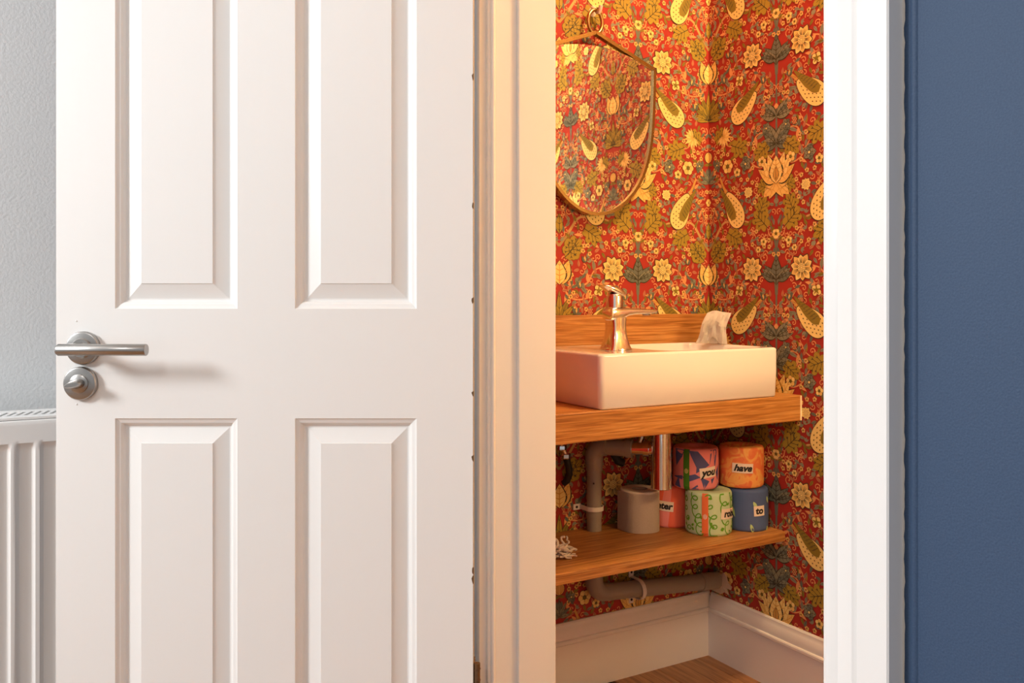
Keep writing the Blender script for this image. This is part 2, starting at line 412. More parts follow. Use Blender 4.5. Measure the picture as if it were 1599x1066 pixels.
HU, TV = 0.244, 0.55
def half_tile():
    p = Print(); rnd = random.Random(7)
    # stems and scrolling twigs
    p.stroke([(.244,-.02),(.240,.05),(.243,.10),(.225,.155),(.215,.19)], .009, GREY, 1, .006)
    p.stroke([(.244,.20),(.243,.30),(.244,.40),(.2435,.57)], .008, GREY, 1, .005)
    p.stroke([(.0,.10),(.03,.135),(.045,.165),(.028,.20)], .007, (.40,.27,.09), 1, .004)
    p.stroke([(.028,.135),(.06,.172),(.11,.176),(.15,.168)], .007, (.55,.36,.13), 1, .004)
    twig(p, [(.018,.02),(.05,.0),(.085,.01),(.105,.04),(.13,.05)], .0042, SALM, 5, 1, .022, GREY2, rnd)
    twig(p, [(.012,-.005),(.04,-.03),(.08,-.03),(.115,-.012),(.128,.012)], .0036, SALM, 5, 1, .020, SALM2, rnd)
    twig(p, [(.165,.01),(.19,-.02),(.205,-.05),(.195,-.075)], .0034, SALM, 3, 1, .018, GREY2, rnd)
    twig(p, [(.232,.36),(.20,.39),(.175,.385),(.165,.36)], .0036, SALM, 3, 1, .02, GREY2, rnd)
    twig(p, [(.09,.10),(.12,.12),(.115,.15),(.08,.145),(.06,.12)], .0036, GREY2, 5, 1, .016, SALM2, rnd)
    twig(p, [(.015,.24),(.045,.25),(.05,.285),(.02,.30)], .0030, GREY, 5, 1, .018, SALM2, rnd)
    twig(p, [(.06,.235),(.03,.215),(.012,.17)], .0030, GREY, 4, 1, .017, SALM2, rnd)
    twig(p, [(.238,.335),(.20,.305),(.165,.315),(.14,.35)], .0034, SALM, 4, 1, .018, GREY2, rnd)
    twig(p, [(.05,.40),(.08,.375),(.115,.375),(.15,.39),(.17,.42)], .0034, SALM, 5, 1, .018, OLIVE2, rnd)
    twig(p, [(.24,.43),(.222,.465),(.20,.47)], .0036, SALM, 3, 1, .018, GREY2, rnd)
    for c, a, r, t, s in (((.085,.520),2.2,.016,1.0,1), ((.055,.505),.3,.013,1.1,-1), ((.215,.345),0,.014,1.,1), ((.038,.30),1,.013,1.1,-1),
                          ((.205,.075),3.,.014,1.1,1), ((.10,.255),4.,.014,1.1,1), ((.185,.235),.5,.015,1.1,-1), ((.015,.425),2.,.012,1.1,1),
                          ((.22,.515),1.6,.014,1.1,1), ((.165,.125),2.5,.013,1.1,-1)):
        curl(p, c, a, r, t, .0030, SALM, 1, s)
    # on the first axis
    fan_leaf(p, (0,.455), .085, (OLIVE2, OLIVE), 3, 5, 1.25)
    almond(p, (.004,.46), -.25, .045, .012, OLIVE2, 3, DARK, .1, 2)
    tulip(p, (0,.005), .062, 6)
    p.disc((0,.355), .016, DARK, 5, 14); p.disc((0,.355), .0145, CREAM2, 6, 14)
    for k in range(3): p.stroke([(.002,.341),(.004+.004*k,.355),(.002,.369)], .0014, GOLD, 7, .0008, 4)
    fan_leaf(p, (0,.285), .048, (GREY, GREY2), 3, 4, 1.4)
    small_flower(p, (0,.232), .011, 6, 0, OLIVE)
    almond(p, (0,.13), math.pi/2, .05, .020, OLIVE2, 3, DARK, 0, 3)
    # on the second axis
    for k in range(4): almond(p, (.244,.355), math.pi/2 + .35 + .42*k, .062-.005*k, .022, GREY if k % 2 else GREY2, 3, DARK, .12, 4)
    for k in range(3): almond(p, (.244,.425), math.pi*.78 + .30*k, .055, .022, GREY if k % 2 else GREY2, 3, DARK, -.1, 4)
    lotus(p, (.244,.265), .098, 5)
    almond(p, (.244,.005), math.pi/2, .072, .030, GREY, 3, DARK, 0, 5)
    for k in range(3): almond(p, (.243,.018), math.pi*.86 + .22*k - .2, .052, .020, GREY2 if k % 2 else GREY, 3, DARK, -.12, 4)
    small_flower(p, (.244,.132), .013, 6, .2, OLIVE)
    p.stroke([(.243,.118),(.224,.128),(.215,.145)], .003, SALM, 1, .002)
    # free standing motifs
    flower(p, (.163,.045), .034, 10, .2)
    pod(p, (.135,.468), .62, .104, .056)
    pod(p, (.098,.205), 2.05, .106, .056)
    clover(p, (.058,.405), .036, -.6)
    small_flower(p, (.118,.540), .015, 4, .6, OLIVE, (CREAM, CREAM))
    for k in range(5): almond(p, (.118,.540), 2*math.pi*k/5+.3, .012, .004, OLIVE, 8, None, 0, 0, False)
    small_flower(p, (.075,.322), .019, 6, 0, OLIVE)
    small_flower(p, (.110,.302), .012, 5, .4, OLIVE)
    small_flower(p, (.197,.318), .014, 5, .1, OLIVE)
    small_flower(p, (.203,.114), .011, 5, .1, OLIVE)
    violet(p, (.140,.320), .021, .3); violet(p, (.035,.330), .016, 1.3); violet(p, (.212,.400), .016, .8)
    flower(p, (.150,.245), .0155, 9, .1, (CREAM, CREAM), 1, .42)
    small_flower(p, (.185,.095), .0085, 6, 0, OLIVE)
    lobed(p, (.215,.150), 2.4, .052); lobed(p, (.075,.145), -.5, .050); lobed(p, (.020,.075), .75, .052)
    lobed(p, (.055,.118), -2.2, .050); lobed(p, (.185,.180), 1.1, .046); lobed(p, (.028,.395), .55, .040)
    lobed(p, (.215,.36), -2.45, .046); lobed(p, (.09,.375), -.35, .050); lobed(p, (.225,.245), 2.8, .040)
    for c in ((.165,.515),(.092,.487),(.185,.405),(.228,.49),(.20,.445)): berry(p, c, .0095)
    small = [(c, r) for c, r in (((.048,.48),.012), ((.075,.06),.010), ((.20,-.035),.010), ((.06,.545),.010))]
    for c, r in small:
        for k in range(3): almond(p, c, 1.0+k*.5, r*1.8, r*.7, GREY if k != 1 else CREAM2, 4, DARK, 0, 2)
    # filler leaves wherever the ground is still open
    occ = [(.163,.045,.036), (.118,.456,.031), (.155,.482,.024), (.110,.182,.031), (.085,.228,.024), (.244,.275,.055), (0,.03,.026), (0,.475,.040), (.058,.405,.028), (.244,.39,.05), (.244,.03,.04),
           (.075,.322,.02), (.14,.32,.022), (.15,.245,.017), (.118,.54,.017)]
    for x, y, a, l in ((.215,.150,2.4,.052),(.075,.145,-.5,.05),(.02,.075,.75,.052),(.055,.118,-2.2,.05),(.185,.18,1.1,.046),(.028,.395,.55,.04),(.215,.36,-2.45,.046),(.09,.375,-.35,.05)):
        occ.append((x+l*.5*math.cos(a), y+l*.5*math.sin(a), l*.5))
    made = 0
    for _ in range(14000):
        x, y = rnd.uniform(.006, HU-.006), rnd.uniform(0, TV)
        if any((x-a)**2 + (min(abs(y-b), TV-abs(y-b)))**2 < (r+.0046)**2 for a, b, r in occ): continue
        occ.append((x, y, .0050)); made += 1; a = rnd.uniform(0, 6.28); q = rnd.random()
        if q < .45: almond(p, (x-.009*math.cos(a), y-.009*math.sin(a)), a, .0185, .0082, rnd.choice((GREY2, GREY, SALM2, OLIVE)), 2, DARK, rnd.uniform(-.2,.2), 0, False)
        elif q < .72: curl(p, (x, y), a, .009, .9, .0027, SALM, 2, rnd.choice((1,-1)))
        elif q < .86: small_flower(p, (x, y), .0065, 5, a, OLIVE, (CREAM2, SALM), 4)
        else:
            for k in range(3): almond(p, (x, y), a+k*.7, .012, .005, GREY2, 2, None, 0, 0, False)
        if made > 340: break
    return p
TILE = half_tile()
def clip_u(poly, lim, sgn):
    out = []; n = len(poly)
    for k in range(n):
        a, b = poly[k], poly[(k+1) % n]; da, db_ = sgn*(a[0]-lim), sgn*(b[0]-lim)
        if da <= 0: out.append(a)
        if (da < 0 < db_) or (db_ < 0 < da): out.append(a + (b-a)*(da/(da-db_)))
    return np.array(out)
_p = []
for pts, col, d in TILE.polys:                     # the print mirrors at both axes: keep one half only
    for lim, sg in ((0.0, -1), (HU, 1)):
        if len(pts) and (sg*(pts[:, 0]-lim)).max() > 0: pts = clip_u(pts, lim, sg)
    if len(pts) > 2: _p.append((pts, col, d))
TILE.polys = _p

def wallpaper(name, parent, place, u0, u1, v0, v1, shift_v=0.0, shift_u=0.0):
    """lay mirrored repeats of the printed tile over a wall; place(u, v, d) -> world point"""
    V = []; F = []; C = []; nv = 0
    for i in range(int(math.floor((u0-shift_u)/HU))-1, int(math.ceil((u1-shift_u)/HU))+1):
        for j in range(int(math.floor((v0-shift_v)/TV))-1, int(math.ceil((v1-shift_v)/TV))+1):
            for pts, col, d in TILE.polys:
                U = pts[:, 0] if i % 2 == 0 else HU - pts[:, 0]
                U = U + i*HU + shift_u; W = pts[:, 1] + j*TV + shift_v
                if U.max() < u0 or U.min() > u1 or W.max() < v0 or W.min() > v1: continue
                k = len(pts); order = range(k)
                V.append(np.stack([np.clip(U, u0, u1), np.clip(W, v0, v1), np.full(k, d)], 1))
                F.append([nv+a for a in (order if i % 2 == 0 else reversed(order))]); nv += k
                C.append(col)
    V = np.vstack(V); W = place(V[:, 0], V[:, 1], V[:, 2] + 2e-4)
    me = bpy.data.meshes.new(name); me.from_pydata(W.tolist(), [], F)
    a = me.attributes.new('Col', 'FLOAT_COLOR', 'FACE')
    a.data.foreach_set('color', np.hstack([np.array(C), np.ones((len(C), 1))]).astype(np.float32).ravel())
    return link(name, me, M['print'], parent)

# ------------------------------------------------------------------ room shell
YI, YH, HT = -0.834, -0.965, 2.40           # inner and hall faces of the doorway wall, ceiling height
XR = 1.75                                    # far end of the cloakroom
JL, JR = 0.520, 1.212                        # faces of the door linings
floor = obj('floor', box_bm(-.6, 3.2, -4.6, .1, -.06, -.018), mat('sub floor', (.12,.06,.03), .8))
tag(floor, 'brown oak plank floor running from the hall into the cloakroom', 'floor', kind='structure')
ceil = obj('ceiling', box_bm(-.45, 3.2, -4.5, .1, HT, HT+.05), M['ceiling'])
tag(ceil, 'plain white ceiling above the hall and the cloakroom', 'ceiling', kind='structure')
pl_me = {}
def plank(x0, x1, y0, y1):
    key = (round(x1-x0, 3), round(y1-y0, 3))
    if key not in pl_me:
        b = box_bm(0, key[0], 0, key[1], -.018, 0, .0012, 1); me = bpy.data.meshes.new('floor_plank'); b.to_mesh(me); b.free(); pl_me[key] = me; me.materials.append(M['oak_floor'])
    o = bpy.data.objects.new('floor_plank', pl_me[key]); COL.objects.link(o); o.parent = floor; o.location = (x0, y0, 0)
PW = .139
for r in range(-1, 32):
    y1 = -.052 - PW*r; y0 = y1 - PW + .0012
    if r == -1: y1 = -.0; y0 = -.052 + .0012
    x = -.33 - (r*.47) % 1.3
    while x < 3.1:
        xa, xb = max(x, -.32), min(x+1.3, 3.1)
        if y0 > YI: xa, xb = max(xa, 0), min(xb, XR)
        if xb - xa > .04: plank(round(xa, 3), round(xb-.0012, 3), y0, y1)
        x += 1.3

def wall(name, dims, m, label):
    w = obj(name, box_bm(*dims), m); tag(w, label, 'wall', kind='structure'); return w
wl = wall('wall_left', (-.10, 0, YI, .10, 0, HT), M['red_ground'], 'red floral wallpapered end wall behind the basin and mirror')
wb = wall('wall_back', (0, XR, 0, .10, 0, HT), M['red_ground'], 'red floral wallpapered side wall at the right of the basin')
wr = wall('wall_right', (XR, XR+.10, YI, .10, 0, HT), mat('cream wall paint', (.78,.74,.66), .7), 'plain cream far end wall of the cloakroom, facing the basin')
wh = wall('wall_hall', (-.45, -.350, -4.5, YH, 0, HT), M['grey_wall'], 'pale grey hall wall behind the radiator')
# doorway wall: blue towards the hall, wallpaper on the cloakroom side
fb = bmesh.new()
for d in ((-.33, JL-.014, YH, YI, 0, HT), (JR+.014, 3.0, YH, YI, 0, HT), (JL-.014, JR+.014, YH, YI, 2.045, HT)): box_bm(*d, bm=fb)
wf = obj('wall_front', fb, [M['blue_wall'], M['red_ground']])
for f in wf.data.polygons:
    if f.normal.y > .9: f.material_index = 1
tag(wf, 'deep blue hall wall around the cloakroom doorway', 'wall', kind='structure')
SV = 1.0 - TV
wallpaper('wallpaper_print', wl, lambda u, v, d: np.stack([d, -u, v], 1), 0, -YI, 0, HT, SV)
wallpaper('wallpaper_print', wb, lambda u, v, d: np.stack([u, -d, v], 1), 0, XR, 0, HT, SV)
wallpaper('wallpaper_print', wf, lambda u, v, d: np.stack([u, YI+d, v], 1), JR+.08, XR, 0, HT, SV)
# ragged painted edge where the blue stops beside the architrave
eb = bmesh.new(); rnd = random.Random(3); XE = 1.2945; prev = None
for i in range(321):
    z = 2.1*i/320; a = eb.verts.new((XE-.004, YH-.0006, z)); c = eb.verts.new((XE+.0016+rnd.uniform(-.0007, .0007), YH-.0006, z))
    if prev: eb.faces.new((prev[0], prev[1], c, a))
    prev = (a, c)
obj('bare_edge', eb, M['edge_paint'], wf)
rb = bmesh.new(); tube_bm([(XE+.0105, YH+.0032, 0), (XE+.0105, YH+.0032, HT)], .0050, 14, rb)
obj('paint_ridge', rb, M['blue_wall'], wf, True)

# skirting boards
def skirting(name, place, length, label):
    prof = [(0,0), (.015,0), (.015,.119), (.0180,.122), (.0180,.1275), (.0165,.130), (.0130,.1315), (.0130,.137), (.0125,.147), (.0085,.157), (.0065,.162), (.0065,.167), (.004,.171), (0,.171)]
    rings = [[place(s, d, z) for d, z in prof] for s in (0, length)]
    o = obj(name, loft_bm(rings), M['trim_paint'], smooth=True, angle=28); tag(o, label, 'skirting board', kind='structure')
skirting('baseboard_left', lambda s, d, z: (d, YI+s, z), -YI, 'moulded white skirting board under the oak shelf')
skirting('baseboard_back', lambda s, d, z: (.015+s, -d, z), XR-.015, 'moulded white skirting board along the right cloakroom wall')
skirting('baseboard_right', lambda s, d, z: (XR-d, YI+s, z), -YI-.02, 'moulded white skirting board at the far end of the cloakroom')

# door linings, stops and architraves
def casing(x_in, sgn, w, y0, z1, name, label, front=.020):
    # (across from the opening, thickness) profile of the architrave
    prof = [(0,0), (0,front*.62), (.004,front*.72), (.012,front*.72), (.0155,front*.66), (.020,front*.70), (.027,front*.88), (.034,front*.93), (.0385,front*.80), (.0405,front), (w-.0015,front), (w,front-.0015), (w,0)]
    prof = [(a*w/.07 if a < w-.01 else a, t) for a, t in prof]
    rings = [[(x_in + sgn*a, y0 - t, z) for a, t in prof] for z in (0, z1)]
    return tag(obj(name, loft_bm(rings), M['trim_paint'], smooth=True, angle=25), label, 'architrave', kind='structure')
casing(JL-.006, -1, .070, YH, 2.10, 'trim_1', 'white architrave behind the hinged edge of the open door')
casing(1.2190, 1, .0753, YH, 2.10, 'trim_2', 'white moulded architrave between the cloakroom doorway and the blue wall', .0205)
hb = box_bm(JL-.076, JR+.077, YH-.018, YH, 2.036, 2.106, .003)
tag(obj('trim_3', hb, M['trim_paint']), 'white head architrave over the cloakroom doorway', 'architrave', kind='structure')
def lining(name, x0, x1, s0, s1, label):
    j = obj(name, box_bm(x0, x1, YH, YI, 0, 2.03, .002), M['trim_paint']); tag(j, label, 'door lining', kind='structure')
    obj('door_stop', box_bm(s0, s1, -.9095, YI-.0005, 0, 2.02, .002), M['trim_paint'], j)
    return j
jl = lining('trim_4', JL-.014, JL, JL-.001, JL+.0065, 'white door lining at the left of the doorway, lit warm by the cloakroom lamp')
lining('trim_5', JR, JR+.014, JR-.0115, JR+.001, 'white door lining at the right of the doorway')
obj('lining_bead', tube_bm([(JL-.0005, -.9555, 0), (JL-.0005, -.9555, 2.02)], .0045, 12), M['trim_paint'], jl, True)
hj = obj('trim_6', box_bm(JL-.014, JR+.014, YH, YI, 2.03, 2.045), M['trim_paint']); tag(hj, 'white head lining across the top of the doorway', 'door lining', kind='structure')

# ------------------------------------------------------------------ open panelled door
K = .98
HX, HY = 1.7797 - 1.2596*K, -1.6385 + .6459*K
door = empty('door_1', (HX, HY, 0), TH)
tag(door, 'white four-panel door standing open in front of the grey wall', 'door', kind='structure')
DS = 949.2 / K; DW = 651 / DS; DT = .035
dx = lambda px: (px - 738) / DS
dz = lambda py: .97 + (466 - py) / DS
PANELS = []
for xa, xb in ((179, 370), (460, 650)):
    PANELS += [(dx(xa), dx(xb), dz(482), 1.87), (dx(xa), dx(xb), .20, dz(653))]
# leaf: a grid of stiles and rails with the panels cut through on the face
db = bmesh.new()
xs = sorted({-DW, 0} | {p[0] for p in PANELS} | {p[1] for p in PANELS}); zs = sorted({.006, 1.985} | {p[2] for p in PANELS} | {p[3] for p in PANELS})
def is_panel(x, z): return any(p[0] < x < p[1] and p[2] < z < p[3] for p in PANELS)
vg = {}
def gv(x, z, y):
    k = (round(x, 6), round(z, 6), y)
    if k not in vg: vg[k] = db.verts.new((x, y, z))
    return vg[k]
for a, b in zip(xs, xs[1:]):
    for c, d in zip(zs, zs[1:]):
        if not is_panel((a+b)/2, (c+d)/2): db.faces.new((gv(a,c,0), gv(b,c,0), gv(b,d,0), gv(a,d,0)))
        db.faces.new((gv(a,d,DT), gv(b,d,DT), gv(b,c,DT), gv(a,c,DT)))
for c, d in zip(zs, zs[1:]):
    db.faces.new((gv(0,c,0), gv(0,c,DT), gv(0,d,DT), gv(0,d,0))); db.faces.new((gv(-DW,d,0), gv(-DW,d,DT), gv(-DW,c,DT), gv(-DW,c,0)))
for a, b in zip(xs, xs[1:]):
    db.faces.new((gv(a,zs[-1],0), gv(b,zs[-1],0), gv(b,zs[-1],DT), gv(a,zs[-1],DT))); db.faces.new((gv(a,zs[0],DT), gv(b,zs[0],DT), gv(b,zs[0],0), gv(a,zs[0],0)))
obj('door_leaf', db, M['white_paint'], door)
for (xa, xb, za, zb) in PANELS:
    prof = [(0,0), (.0015,.0022), (.004,.0035), (.0075,.0045), (.0105,.0075), (.0125,.0112), (.0145,.0122), (.0165,.0122), (.0405,.0042), (.0410,.0028), (.0425,.0028)]
    rings = [[(xa+t, d, za+t), (xb-t, d, za+t), (xb-t, d, zb-t), (xa+t, d, zb-t)] for t, d in prof]
    o = obj('raised_panel', loft_bm(rings, cap0=False), M['white_paint'], door, True, 13)
# chipped hinge edge and small chips of missing paint
obj('hinge_edge', box_bm(-.0005, .0008, .0012, DT-.0012, .01, 1.98), M['wood_edge'], door)
cb = bmesh.new(); rnd = random.Random(11)
for zc in (dz(120), dz(320), dz(468), dz(615), dz(715), dz(890), dz(905)):
    n = 9; P = [(.0006 + .0028*math.cos(2*math.pi*k/n)*rnd.uniform(.6,1.2), -.0003, zc + .006*math.sin(2*math.pi*k/n)*rnd.uniform(.6,1.3)) for k in range(n)]
    a = [cb.verts.new((min(x, .0012), y, z)) for x, y, z in P]; cb.faces.new(a)
    b = [cb.verts.new((min(x, .0012), .0008, z)) for x, y, z in P]
    for k in range(n): cb.faces.new((a[k], a[(k+1)%n], b[(k+1)%n], b[k]))
obj('paint_chip', cb, M['rust'], door)
# hinges
for zc in (.335, 1.72):
    hb = bmesh.new(); tube_bm([(.006, .006, zc-.045), (.006, .006, zc+.045)], .0055, 14, hb)
    for k in range(-2, 3): tube_bm([(.006,.006,zc+k*.018-.0006),(.006,.006,zc+k*.018+.0006)], .0062, 14, hb)
    h = obj('hinge', hb, M['rust'], door, True)
    obj('hinge_leaf', box_bm(.0004, .0025, .004, DT-.003, zc-.045, zc+.045, .0006), M['rust'], h)
# lever handle and turn button on round roses
def rose(parent, px, py, name):
    o = obj(name, lathe_bm([(0,0),(.0268,0),(.0268,-.0065),(.0255,-.0085),(.0235,-.0092),(0,-.0092)], 48, 'y', center=(dx(px)+.0, 0, dz(py))), M['satin_steel'], parent, True, 35)
    return o
RX, RZ = dx(131), dz(543)
rs = rose(door, 131, 543, 'handle_rose')
obj('collar', lathe_bm([(.0165,-.0085),(.0165,-.0105),(.0145,-.0125),(0,-.0125)], 36, 'y', center=(RX,0,RZ)), M['satin_steel'], rs, True, 35)
hx0 = RX
hb = bmesh.new()
tube_bm([(hx0, -.010, RZ), (hx0, -.030, RZ), (hx0, -.052, RZ)], .0092, 24, hb)
lev = obj('lever_handle', tube_bm([(hx0-.0160, -.054, RZ), (hx0-.0130, -.054, RZ), (hx0+.1225, -.054, RZ), (hx0+.1233, -.054, RZ)], .0092, 32, radii=[.0070, .0092, .0092, .0086]), M['satin_steel'], door, True, 50)
obj('handle_neck', hb, M['satin_steel'], lev, True)
TX, TZ = dx(127), dz(598)
rs2 = rose(door, 127, 598, 'turn_rose')
obj('collar', lathe_bm([(.0150,-.0085),(.0150,-.0110),(.0135,-.0120),(0,-.0120)], 36, 'y', center=(TX,0,TZ)), M['satin_steel'], rs2, True, 35)
tb = bmesh.new()
rings = []
for y, hw, hl in ((-.010,.0075,.0105), (-.016,.0072,.0115), (-.024,.0058,.0130), (-.030,.0045,.0135), (-.0325,.0028,.0120)):
    rings.append([(TX + math.cos(R(12))*hl*math.copysign(abs(math.cos(t))**.75, math.cos(t)) - math.sin(R(12))*hw*math.sin(t),
                   y, TZ + math.sin(R(12))*hl*math.copysign(abs(math.cos(t))**.75, math.cos(t)) + math.cos(R(12))*hw*math.sin(t)) for t in [2*math.pi*k/28 for k in range(28)]])
tb.free(); obj('turn_button', loft_bm(rings), M['satin_steel'], door, True, 50)
sb = bmesh.new()
for px, py in ((118.5, 501), (119, 631)):
    lathe_bm([(0,-.0012),(.0012,-.0008),(.0016,0)], 10, 'y', sb, (dx(px), 0, dz(py)))
obj('screw_plug', sb, M['white_paint'], door, True)

# ------------------------------------------------------------------ radiator on the grey wall
rad = empty('radiator', (-.15, -1.62, .14))
tag(rad, 'white fluted panel radiator with slotted top grille on the grey wall', 'radiator')
RY0, RY1, RH = -.55, .50, .592
def fl(y):
    ph = ((y + .0312) / .0415) % 1.0
    a = min(ph, 1-ph)*2            # 0 in the ridge centre, 1 in the valley
    return -.0075*min(1, max(0, (a-.20)/.30))
b = bmesh.new(); ny = 300; zz = [0, .012, .035, .050, .058, .30, RH-.062, RH-.050, RH-.044, RH-.038, RH-.010, RH-.004, RH-.001, RH]
rows = []
for z in zz:
    k = 0 if z < .04 or z > RH-.045 else 1
    if z in (.050,): k = .6
    if z == RH-.050: k = .75
    row = []
    for i in range(ny+1):
        y = RY0 + (RY1-RY0)*i/ny
        xo = fl(y)*k
        if z >= RH-.004: xo -= {RH-.004: .0, RH-.001: .0012, RH: .004}[z]
        row.append(b.verts.new((xo, y, z)))
    rows.append(row)
for r0, r1 in zip(rows, rows[1:]):
    for i in range(ny): b.faces.new((r0[i], r0[i+1], r1[i+1], r1[i]))
bk = []
for z in (RH, 0):
    bk.append([b.verts.new((-.016, RY0 + (RY1-RY0)*i/ny, z)) for i in range(ny+1)])
for i in range(ny):
    b.faces.new((rows[-1][i], rows[-1][i+1], bk[0][i+1], bk[0][i])); b.faces.new((bk[0][i], bk[0][i+1], bk[1][i+1], bk[1][i])); b.faces.new((bk[1][i], bk[1][i+1], rows[0][i+1], rows[0][i]))
obj('front_panel', b, M['rad'], rad, True, 35)
obj('back_panel', box_bm(-.135, -.115, RY0, RY1, 0, RH, .003), M['rad'], rad)
for s in (RY0, RY1-.0015): obj('side_panel', box_bm(-.128, -.006, s-.0005, s+.002, .02, RH+.005), M['rad'], rad)
gr = bmesh.new()
box_bm(-.034, -.004, RY0, RY1, RH+.001, RH+.0065, .0008, 1, gr); box_bm(-.128, -.096, RY0, RY1, RH+.001, RH+.0065, .0008, 1, gr)
grl = obj('top_grille', gr, M['rad'], rad)
sl = bmesh.new(); n = int((RY1-RY0)/.0150)
for i in range(n):
    y = RY0 + .006 + i*.0150
    v = [sl.verts.new(p) for p in ((-.034,y-.003,RH+.0065),(-.034,y+.0045,RH+.0065),(-.096,y+.0045+.016,RH+.0065),(-.096,y-.003+.016,RH+.0065),
                                   (-.034,y-.003,RH+.001),(-.034,y+.0045,RH+.001),(-.096,y+.0045+.016,RH+.001),(-.096,y-.003+.016,RH+.001))]
    for f in ((0,1,2,3),(4,7,6,5),(0,4,5,1),(1,5,6,2),(2,6,7,3),(3,7,4,0)): sl.faces.new([v[k] for k in f])
tag(obj('grille_slats', sl, M['rad'], grl), kind='stuff')
for s in (-.35, .3): obj('wall_bracket', box_bm(-.178, -.132, s, s+.04, .1, .5, .002, 1), M['rad'], rad)

# ------------------------------------------------------------------ oak worktop, upstand and shelf
wt = obj('worktop', box_bm(0.0013, .325, YI+.001, -.0018, .675, .737, .0022), M['oak_top'])
tag(wt, 'thick honey oak worktop carrying the white basin', 'worktop')
obj('sealant_strip', box_bm(.296, .3262, -.0062, -.0012, .676, .7362, .001), M['caulk'], wt)
up = obj('splashback', box_bm(.0014, .021, YI+.001, -.020, .7372, .929, .0018), M['oak_top'])
tag(up, 'oak splashback board standing against the wallpaper behind the basin', 'splashback')
# the lower shelf is cut around the waste pipe
PX, PY, PR = .0315, -.405, .0185
shb = box_bm(.0013, .2745, YI+.001, -.0018, .372, .3965, .0018)
shelf = obj('shelf', shb, M['oak_shelf']); tag(shelf, 'lower oak shelf below the worktop holding the toilet rolls', 'shelf')

# ------------------------------------------------------------------ basin
BX0, BX1, BY0, BY1, BZ0, BZ1 = .026, .3235, -.5955, -.0775, .7374, .8545
rr = .010
rings = [rrect(BX0+.004, BX1-.006, BY0+.007, BY1-.004, BZ0, .010), rrect(BX0+.0015, BX1-.0025, BY0+.0035, BY1-.0015, BZ0+.004, .012), rrect(BX0, BX1, BY0, BY1, BZ0+.06, .013), rrect(BX0, BX1, BY0, BY1, BZ1-.006, .013)]
for a in (25, 50, 75, 90):
    t = .006*(1-math.cos(R(a))); rings.append(rrect(BX0+t, BX1-t, BY0+t, BY1-t, BZ1-.006+.006*math.sin(R(a)), .013))
def bowl(t, z, r): return rrect(BX0+.024+t, BX1-.014-t, -.405+t, BY1-.016-t, z, r)
rings += [bowl(0, BZ1, .045), bowl(.002, BZ1-.0012, .045), bowl(.0045, BZ1-.006, .045), bowl(.010, BZ1-.045, .045), bowl(.018, BZ1-.075, .045), bowl(.034, BZ1-.088, .04), bowl(.07, BZ1-.092, .03)]
basin = obj('basin', loft_bm(rings), M['ceramic'], smooth=True, angle=50)
tag(basin, 'white rectangular ceramic countertop basin on the oak worktop', 'basin')
obj('waste_ring', lathe_bm([(0,.002),(.020,.002),(.0225,0.001),(.0225,0)], 28, center=(.18, -.245, BZ1-.0918)), M['chrome'], basin, True)

# ------------------------------------------------------------------ mixer tap on the left deck of the basin
tap = empty('basin_tap', (.205, -.468, BZ1))
tag(tap, 'chrome mixer tap with waisted body on the left deck of the basin', 'tap')
# side profile in (y, z) from the base up and out along the spout
left = [(-.030,0), (-.0285,.004), (-.022,.025), (-.0195,.05), (-.020,.068), (-.022,.080)]
outer = [(.030,0), (.028,.004), (.018,.020), (.0145,.040), (.0165,.058), (.024,.068), (.045,.073), (.062,.074), (.072,.074)]
ringsT = []
for t in np.linspace(0, 1, 15):
    # body: stacked rounded sections
    z = .072*t; w = .030 - .0125*math.sin(min(t*1.25, 1)*math.pi*.5)**.7 + .004*max(0, t-.75)*4*.5
    d = .030 - .010*math.sin(min(t*1.4, 1)*math.pi*.5)
    ringsT.append([Vector(p) for p in rrect(-d, d, -w, w, z + .0002, min(d, w)*.38, 4)])
body = obj('tap_body', loft_bm(ringsT), M['tap_chrome'], tap, True, 45)
sp = []
for y, z0_, z1_, hx in ((-.0235,.068,.0925,.0195), (-.020,.066,.0965,.0205), (-.004,.066,.0962,.0205), (.008,.067,.0957,.0200), (.016,.0715,.0952,.0195), (.026,.0760,.0946,.0190), (.045,.0788,.0935,.0185), (.070,.0800,.0922,.0182), (.090,.0802,.0912,.0180), (.104,.0825,.0905,.0178), (.108,.0865,.0900,.0172)):
    ring = []
    for k in range(28):
        a = 2*math.pi*k/28; cx, sx = math.cos(a), math.sin(a)
        ring.append((hx*math.copysign(abs(cx)**.45, cx), y, (z0_+z1_)/2 + (z1_-z0_)/2*math.copysign(abs(sx)**.6, sx)))
    sp.append(ring)
spout = obj('spout', loft_bm(sp), M['tap_chrome'], tap, True, 45)
obj('aerator', lathe_bm([(0,-.003),(.009,-.003),(.0095,.002),(0,.002)], 24, center=(0,.088,.0795)), M['satin_steel'], spout, True)
obj('cartridge', lathe_bm([(0,.095),(.0190,.095),(.0190,.120),(.0185,.1225),(.0160,.126),(0,.127)], 36, center=(-.001,-.002,0)), M['tap_chrome'], tap, True, 35)
lv = []
for y, z, hz, hx in ((-.036,.1440,.0022,.0125), (-.031,.1428,.0040,.0160), (-.018,.1385,.0072,.0185), (-.004,.1335,.0088,.0192), (.009,.1285,.0078,.0188), (.0175,.1250,.0040,.0165)):
    lv.append([(hx*math.copysign(abs(math.cos(a))**.6, math.cos(a)) - .001, y + hz*.25*math.sin(a), z + hz*math.copysign(abs(math.sin(a))**.7, math.sin(a))) for a in [2*math.pi*k/24 for k in range(24)]])
obj('tap_lever', loft_bm(lv), M['tap_chrome'], tap, True, 45)
obj('base_ring', lathe_bm([(.0,.0003),(.034,.0003),(.0335,.003),(.030,.004),(0,.004)], 40), M['tap_chrome'], tap, True, 35)

